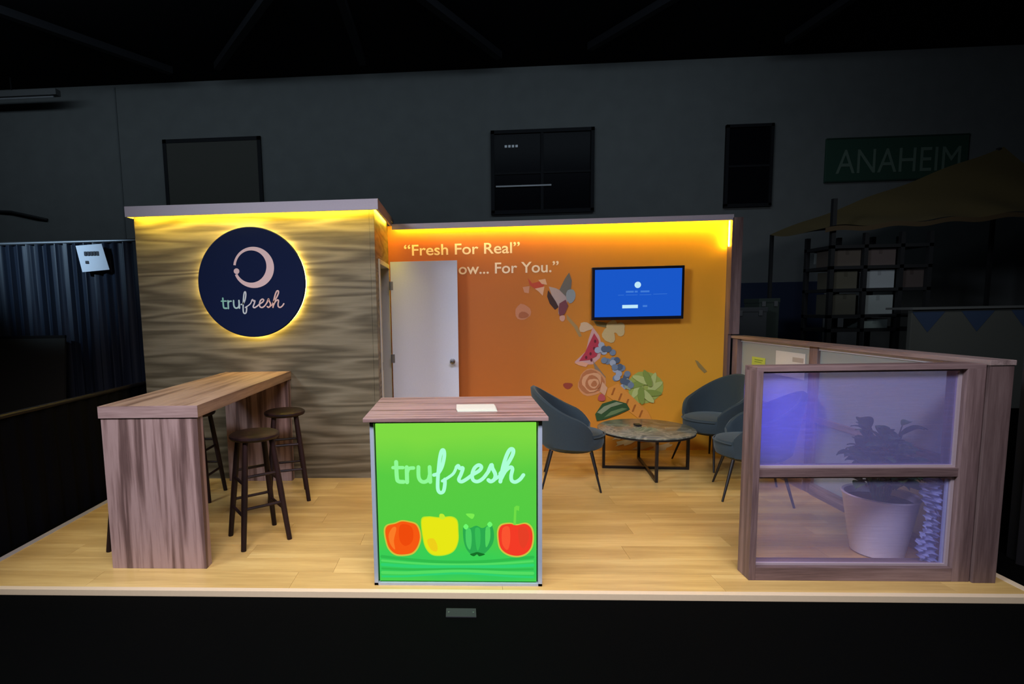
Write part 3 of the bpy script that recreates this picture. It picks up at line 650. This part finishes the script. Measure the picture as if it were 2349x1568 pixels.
# potted plant behind the panes
pt = thing('potted_plant', 'leafy green plant in a white tapered pot behind the hazy panes', 'plant', (5.64, .53, 0))
PC = (5.64, .53, 0)
obj('pot', MB().lathe([(.12, 0), (.135, .008), (.19, .36), (.198, .375), (.192, .382), (.180, .375), (.175, .33), (.002, .33)], 40, PC), plain('pot_white', (.76, .77, .88), .4), pt, True)
obj('soil', MB().lathe([(.174, .332), (.1, .338), (.002, .34)], 24, PC), plain('soil', (.03, .022, .016), .95, 0, .2, .5, 90), pt)
M_leaf = plain('leaf_green', (.035, .13, .055), .4, 0, .5, 0, 12, .4); M_leaf2 = plain('leaf_light', (.09, .22, .05), .4, 0, .5, 0, 12, .4)
lm = []
for M in (M_leaf, M_leaf2):
    def lf(u, v):
        w = .052 * math.sin(math.pi * min(1, u * .96 + .04)) ** .7; x = u * .19; s_ = (v - .5) * 2
        return (x, s_ * w, .06 * math.sin(u * 2.2) + .012 * abs(s_) - .035 * u * u)
    q = MB().grid(lf, 7, 4); bmesh.ops.recalc_face_normals(q.bm, faces=q.bm.faces)
    me = bpy.data.meshes.new('leaf'); q.bm.to_mesh(me); q.bm.free(); me.materials.append(M)
    for p in me.polygons: p.use_smooth = True
    lm.append(me)
random.seed(5)
for k in range(24):
    a = k * 2.4; h_ = .46 + .34 * random.random(); rr = .05 + .11 * random.random()
    tip = (PC[0] + rr * math.cos(a), PC[1] + rr * math.sin(a), h_)
    obj('stem', MB().tube([(PC[0] + .03 * math.cos(a), PC[1] + .03 * math.sin(a), .335), (PC[0] + .6 * rr * math.cos(a), PC[1] + .6 * rr * math.sin(a), .25 + h_ * .5), tip], [.006, .005, .003], 6), M_leaf, pt, True)
    for j in range(5):
        o = bpy.data.objects.new('leaf', lm[(k + j) % 3 == 0]); COL.objects.link(o); o.parent = pt
        f_ = .5 + .5 * j / 4
        px, py, pz = PC[0] + (tip[0] - PC[0]) * f_, PC[1] + (tip[1] - PC[1]) * f_, .34 + (h_ - .34) * f_
        o.location = (px - 5.64, py - .53, pz); o.rotation_euler = (random.uniform(-.4, .4), random.uniform(-.7, .25), a + j * 1.7 + random.uniform(-.4, .4))
        sc2 = random.uniform(.55, .95); 
        if math.hypot(px - 5.64, py - .53) > .1: sc2 *= .85
        o.scale = (sc2, sc2, sc2)
# crinkled plastic wrap beside the pot
cw = thing('plastic_wrap', 'crinkled bluish plastic wrap standing just behind the lower pane, right of the pot', 'wrap', (5.70, .23, .08))
def crk(u, v):
    z = .082 + v * .49; x = 5.655 + u * .093 - .02 * math.sin(v * 9) * (1 - u)
    return (x, .238 + .012 * math.sin(z * 150 + 2.5 * math.sin(u * 5 + z * 9)) + .006 * math.sin(z * 330 + u * 9) + .006 * math.sin(u * 13 + z * 40), z)
mw, N, L, b = mat('bluish_plastic'); b.inputs['Base Color'].default_value = (.42, .52, 1.0, 1); b.inputs['Roughness'].default_value = .2; b.inputs['Coat Weight'].default_value = .8
b.inputs['Alpha'].default_value = .62
obj('wrap_sheet', MB().grid(crk, 14, 150), mw, cw, True)
obj('tape_strip', MB().box(5.738, 5.749, .200, .212, .082, .575, .001), plain('clear_tape', (.35, .40, .62), .3), cw)

# ------------------------------------------------------------------ tub chairs
def make_chair():
    t = thing('tub_chair', '', 'chair', (0, 0, 0), 'teal tub chairs round the coffee table')
    A = R(128)
    def rad(z, th): return .262 + .075 * max(0, (z - .36) / .45) + .010 * math.cos(th)
    def topz(th):
        q = abs(th) / A; e = max(0, (q - .74) / .26); return .855 - .250 * (3 * min(1, q * 1.12) ** 2 - 2 * min(1, q * 1.12) ** 3) - .11 * e * e
    # th = 0 is the back (local -x); the sitter faces +x
    def shell(u, v):
        th = -A + 2 * A * u; tz = topz(th); wv = v * 2 * math.pi
        # closed profile: outside up, over the rim, inside down
        if v < .45: f_ = v / .45; z = .325 + (tz - .325) * f_; off = 0
        elif v < .55: f_ = (v - .45) / .1; z = tz + .016 * math.sin(math.pi * f_); off = -.046 * f_
        else: f_ = (v - .55) / .45; z = tz + (.38 - tz) * f_; off = -.046
        taper = 1 if abs(th) < A * .93 else 1 - .5 * ((abs(th) / A - .93) / .07) ** 2
        r = rad(z, th) + off * taper - (0.045 if z < .34 else 0)
        return (-r * math.cos(th) * 1.02, -r * math.sin(th), z)
    sh = MB().grid(shell, 44, 24)
    for ui in (0, 44):
        pass
    bmesh.ops.holes_fill(sh.bm, edges=[e for e in sh.bm.edges if e.is_boundary], sides=0)
    obj('backrest', sh, M_fab, t, True)
    prof = [(.002, .33), (.22, .33), (.245, .345), (.255, .38), (.258, .44), (.245, .468), (.21, .478), (.10, .482), (.002, .484)]
    st_ = MB().lathe(prof, 40)
    for v in st_.bm.verts:
        if v.co.x > 0: v.co.x *= 1.10
    obj('seat', st_, M_fab, t, True)
    obj('piping', MB().tube([(.258 * 1.02 * (1.1 if math.cos(a) > 0 else 1) * math.cos(a), .258 * 1.02 * math.sin(a), .452) for a in [R(-50 + 5 * k) for k in range(21)]], .005, 6), M_fab, t, True)
    obj('base_plate', MB().lathe([(.20, .312), (.21, .33)], 24), M_darkmetal, t)
    for sx in (-1, 1):
        for sy in (-1, 1):
            obj('leg', MB().tube([(sx * .165, sy * .175, .325), (sx * .245, sy * .262, 0)], [.014, .008], 10), M_darkmetal, t, True)
    return t
ch = make_chair(); ch.location = (4.03, 1.94, 0); ch.rotation_euler = (0, 0, R(-11)); ch['label'] = 'teal velvet tub chair beside the green counter, facing the coffee table'
dup(ch, (5.53, 2.52, 0), R(202), 'teal velvet tub chair in the back corner below the television')
dup(ch, (5.43, 1.60, 0), R(163), 'teal velvet tub chair partly hidden behind the walnut front partition')

# ------------------------------------------------------------------ coffee table
ct = thing('coffee_table', 'round low table with a veined grey green top on a black cross base', 'table', (4.82, 2.30, 0))
m, N, L, b = mat('veined_stone'); M_stone = m
tc = N.new('ShaderNodeTexCoord'); nz = N.new('ShaderNodeTexNoise'); nz.inputs['Scale'].default_value = 4.5; nz.inputs['Detail'].default_value = 8; nz.inputs['Distortion'].default_value = 2.2
L.new(tc.outputs['Object'], nz.inputs['Vector'])
rp = ramp(N, [(.34, (.085, .10, .085)), (.47, (.15, .165, .14)), (.54, (.24, .25, .205)), (.62, (.13, .145, .12))]); L.new(nz.outputs['Fac'], rp.inputs[0]); L.new(rp.outputs[0], b.inputs['Base Color']); b.inputs['Roughness'].default_value = .18
TC = (4.805, 2.30, 0)
obj('tabletop', MB().lathe([(.002, .388), (.43, .388), (.442, .394), (.442, .404), (.436, .408), (.002, .408)], 64, TC), M_stone, ct, True)
obj('rim', MB().lathe([(.425, .376), (.438, .376), (.438, .387), (.425, .387)], 64, TC), M_darkmetal, ct)
for k, (p, q) in enumerate((((4.43, 2.36), (5.205, 2.295)), ((4.775, 1.91), (4.87, 2.68)))):
    z = .012 + .0005 * k
    obj('floor_bar', MB().bar((*p, z), (*q, z), .024, .024), M_darkmetal, ct)
    for e in (p, q): obj('leg', MB().bar((*e, 0.0), (*e, .380), .024, .024), M_darkmetal, ct)
cs = thing('dark_block', 'small black square block lying on the round table', 'dark_block', (4.76, 2.42, .408))  # small dark block near the middle of the tabletop
obj('block', MB().box(4.735, 4.79, 2.36, 2.44, .408, .424, .004), M_darkmetal, cs)

# ------------------------------------------------------------------ drapes on the left
def drape(x0, y0, x1, y1, z0, z1, amp, period, seed, M, name, label, rail=True, n=None):
    t = thing(name, label, 'drape', ((x0 + x1) / 2, (y0 + y1) / 2, z0))
    RM = M_steel if z1 > 2 and z1 < 3 else M_darkmetal; rnd = random.Random(seed); ln_ = math.hypot(x1 - x0, y1 - y0); dx, dy = (x1 - x0) / ln_, (y1 - y0) / ln_; nx, ny = -dy, dx
    ph = [rnd.uniform(0, 6.28) for _ in range(3)]; n = n or int(ln_ / period * 9)
    def fn(u, v):
        s_ = u * ln_; flare = .55 + .45 * (1 - v)
        a = s_ / period * 6.283 + 1.3 * math.sin(s_ * 2.1 + ph[0]) + .35 * math.sin(v * 2.3 + ph[1])
        w = amp * flare * (math.sin(a) + .35 * math.sin(2.3 * a + ph[2]))
        return (x0 + dx * s_ + nx * w, y0 + dy * s_ + ny * w, z0 + (z1 - z0) * v)
    obj('cloth', MB().grid(fn, n, 8), M, t, True)
    if rail:
        obj('rail', MB().tube([(x0, y0, z1 + .012), (x1, y1, z1 + .012)], .019, 10), RM, t, True)
        for k in (0.02, .5, .98): obj('upright', MB().tube([(x0 + (x1 - x0) * k + nx * .07, y0 + (y1 - y0) * k + ny * .07, z0), (x0 + (x1 - x0) * k + nx * .07, y0 + (y1 - y0) * k + ny * .07, z1 + .02)], .018, 8), RM, t, True)
    return t
drape(-4.6, 3.0, -.02, 3.0, GZ, 2.385, .03, .115, 2, M_drape, 'pipe_drape', 'tall navy black pleated drape beside the wood clad closet')
drape(-.13, -1.6, -.13, 2.9, GZ, .885, .012, .16, 5, M_blackdrape, 'rail_drape', 'low black drape along the left edge of the deck', True)
drape(6.42, .55, 6.42, -2.2, GZ, 4.2, .02, .15, 9, M_black, 'side_drape', 'tall black drape at the far right edge of the picture', True)
sn = thing('booth_sign', 'white paper booth sign pinned high on the navy drape', 'sign', (-.95, 2.9, 2.2))
obj('sheet', MB().face([(-1.13, 2.915, 2.345), (-.835, 2.915, 2.36), (-.775, 2.925, 2.08), (-1.085, 2.925, 2.06)]).face([(-1.13, 2.919, 2.345), (-1.085, 2.929, 2.06), (-.775, 2.929, 2.08), (-.835, 2.919, 2.36)]), M_paper, sn)
for k in range(5): obj('mark', MB().box(-1.04 + k * .034, -1.013 + k * .034, 2.912, 2.914, 2.235, 2.28), M_ink, sn)
obj('mark', MB().box(-1.035, -1.0, 2.9145, 2.9165, 2.15, 2.18), M_ink, sn)
lbd = thing('leaning_board', 'dim tan board leaning before the drape at the left edge', 'board', (-1.5, 2.2, GZ))
obj('board', MB().face([(-2.05, 2.5, GZ), (-1.16, 2.5, GZ), (-1.30, 2.86, 1.35), (-2.05, 2.86, 1.35)]).face([(-2.05, 2.52, GZ), (-2.05, 2.88, 1.35), (-1.30, 2.88, 1.35), (-1.16, 2.52, GZ)]), plain('tan_board', (.018, .016, .010), .8), lbd)
obj('board_edge', MB().bar((-2.05, 2.87, 1.36), (-1.30, 2.87, 1.36), .03), M_darkmetal, lbd)

# ------------------------------------------------------------------ shelving rack far right
rk = thing('shelving_rack', 'black open shelving rack below the green wall sign', 'rack', (9.6, 6.3, GZ))
XR = (8.86, 9.36, 9.90, 10.32); YF, YB = 6.0, 6.6
for x in XR:
    obj('post', MB().bar((x, YF, GZ), (x, YF, 3.15 if x == XR[0] else 2.62), .06), M_black, rk)
    obj('post', MB().bar((x, YB, GZ), (x, YB, 2.62), .06), M_black, rk)
ZS = (2.44, 2.12, 1.77, 1.36, 1.14, .35)
for z in ZS: obj('shelf', MB().box(8.83, 10.35, YF - .03, YB + .03, z - .05, z), M_black, rk)
def carton(x0, x1, z0, h_, c, label, dy=.05):
    t = thing('carton', label, 'box', ((x0 + x1) / 2, YF + .25, z0), 'boxes on the shelving rack')
    M = plain('carton_%.3f_%.3f_%.3f' % c, c, .8)
    obj('body', MB().box(x0, x1, YF + dy, YF + dy + .4, z0 + .001, z0 + h_, .006), M, t)
    obj('tape', MB().box((x0 + x1) / 2 - .025, (x0 + x1) / 2 + .025, YF + dy - .002, YF + dy + .3, z0 + h_ - .08, z0 + h_ + .002), plain('tape_%.3f' % c[0], tuple(q * .8 for q in c), .5), t)
G1 = (.30, .33, .32); G2 = (.34, .36, .37); BR = (.085, .065, .05); TN = (.085, .075, .05)
carton(9.40, 9.86, 1.77, .28, G2, 'pale grey box in the middle bay of the rack, third shelf down')
carton(9.40, 9.86, 1.36, .30, G1, 'pale grey box in the middle bay of the rack, fourth shelf down')
carton(9.40, 9.80, 1.14, .15, (.26, .31, .29), 'flat pale box in the middle bay of the rack, lowest seen shelf')
carton(8.92, 9.34, 2.12, .26, BR, 'dark brown box in the near bay of the rack, second shelf down')
carton(9.40, 9.86, 2.12, .26, (.10, .072, .065), 'reddish brown box in the middle bay of the rack, second shelf down')
carton(8.95, 9.30, 1.77, .27, TN, 'dark tan box in the near bay of the rack, third shelf down')
carton(8.95, 9.30, 1.36, .33, (.075, .07, .05), 'dark olive box in the near bay of the rack, fourth shelf down')
carton(9.93, 10.30, 1.77, .28, (.07, .05, .045), 'dark brown box in the far bay of the rack, third shelf down')
obj('back_panel', MB().box(8.93, 9.88, 6.50, 6.53, 2.19, 2.385), plain('panel_grey_green', (.20, .22, .205), .8), rk)
def tf(u, v):
    x = 8.68 + u * 3.9; zf = 2.70 + .2 * u + .02 * math.sin(u * 30); zb = 2.80 + 1.4 * u
    return (x, 5.9 + v * 1.5, zf + (zb - zf) * v - .06 * math.sin(math.pi * v) + .015 * math.sin(u * 19 + v * 6))
obj('canopy', MB().grid(tf, 40, 10), plain('canopy_yellow', (.085, .058, .016), .8), rk, True)['label'] = 'dull yellow canopy cloth'
obj('canopy_hem', MB().grid(lambda u, v: (8.68 + u * 3.9, 5.895, 2.70 + .2 * u + .02 * math.sin(u * 30) - v * .07), 40, 2), plain('canopy_dark', (.06, .034, .010), .8), rk, True)
for x, z in ((8.72, 2.8), (12.5, 4.18)): obj('canopy_pole', MB().bar((x, 7.4, GZ), (x, 7.4, z), .05), M_black, rk)
# bunting backed counter
bc = thing('bunting_counter', 'dim grey counter hung with blue triangular pennants', 'counter', (10.5, 5.4, GZ))
obj('front', MB().box(9.60, 11.8, 5.35, 5.42, GZ, 1.43, .01), plain('counter_grey', (.10, .10, .085), .8), bc); obj('top', MB().box(9.57, 11.83, 5.3, 5.8, 1.43, 1.46), plain('counter_top', (.14, .14, .13), .7), bc)
for x in (9.80, 10.48, 11.16): obj('pennant', MB().face([(x - .2, 5.345, 1.40), (x + .26, 5.345, 1.40), (x + .03, 5.345, 1.10)]), plain('pennant_blue_%d' % (x * 10), (.035, .06, .12), .8), bc)
for i, (x0, x1, y, z1, c_, lab) in enumerate(((7.7, 8.25, 6.6, 1.50, (.055, .058, .062), 'dim grey equipment case beyond the orange wall end'), (8.28, 8.62, 6.9, 1.65, (.03, .042, .034), 'dark greenish crate between the grey case and the rack'))):
    t = thing('equipment_case', lab, 'case', ((x0 + x1) / 2, y, GZ)); M = plain('case_%d' % i, c_, .6)
    obj('body', MB().box(x0, x1, y, y + .5, GZ, z1 - .08, .01), M, t); obj('lid', MB().box(x0 - .01, x1 + .01, y - .01, y + .51, z1 - .078, z1, .01), M, t)
    for s_ in (.2, .8): obj('latch', MB().box(x0 + (x1 - x0) * s_ - .03, x0 + (x1 - x0) * s_ + .03, y - .02, y - .01, z1 - .14, z1 - .05), M_steel, t)
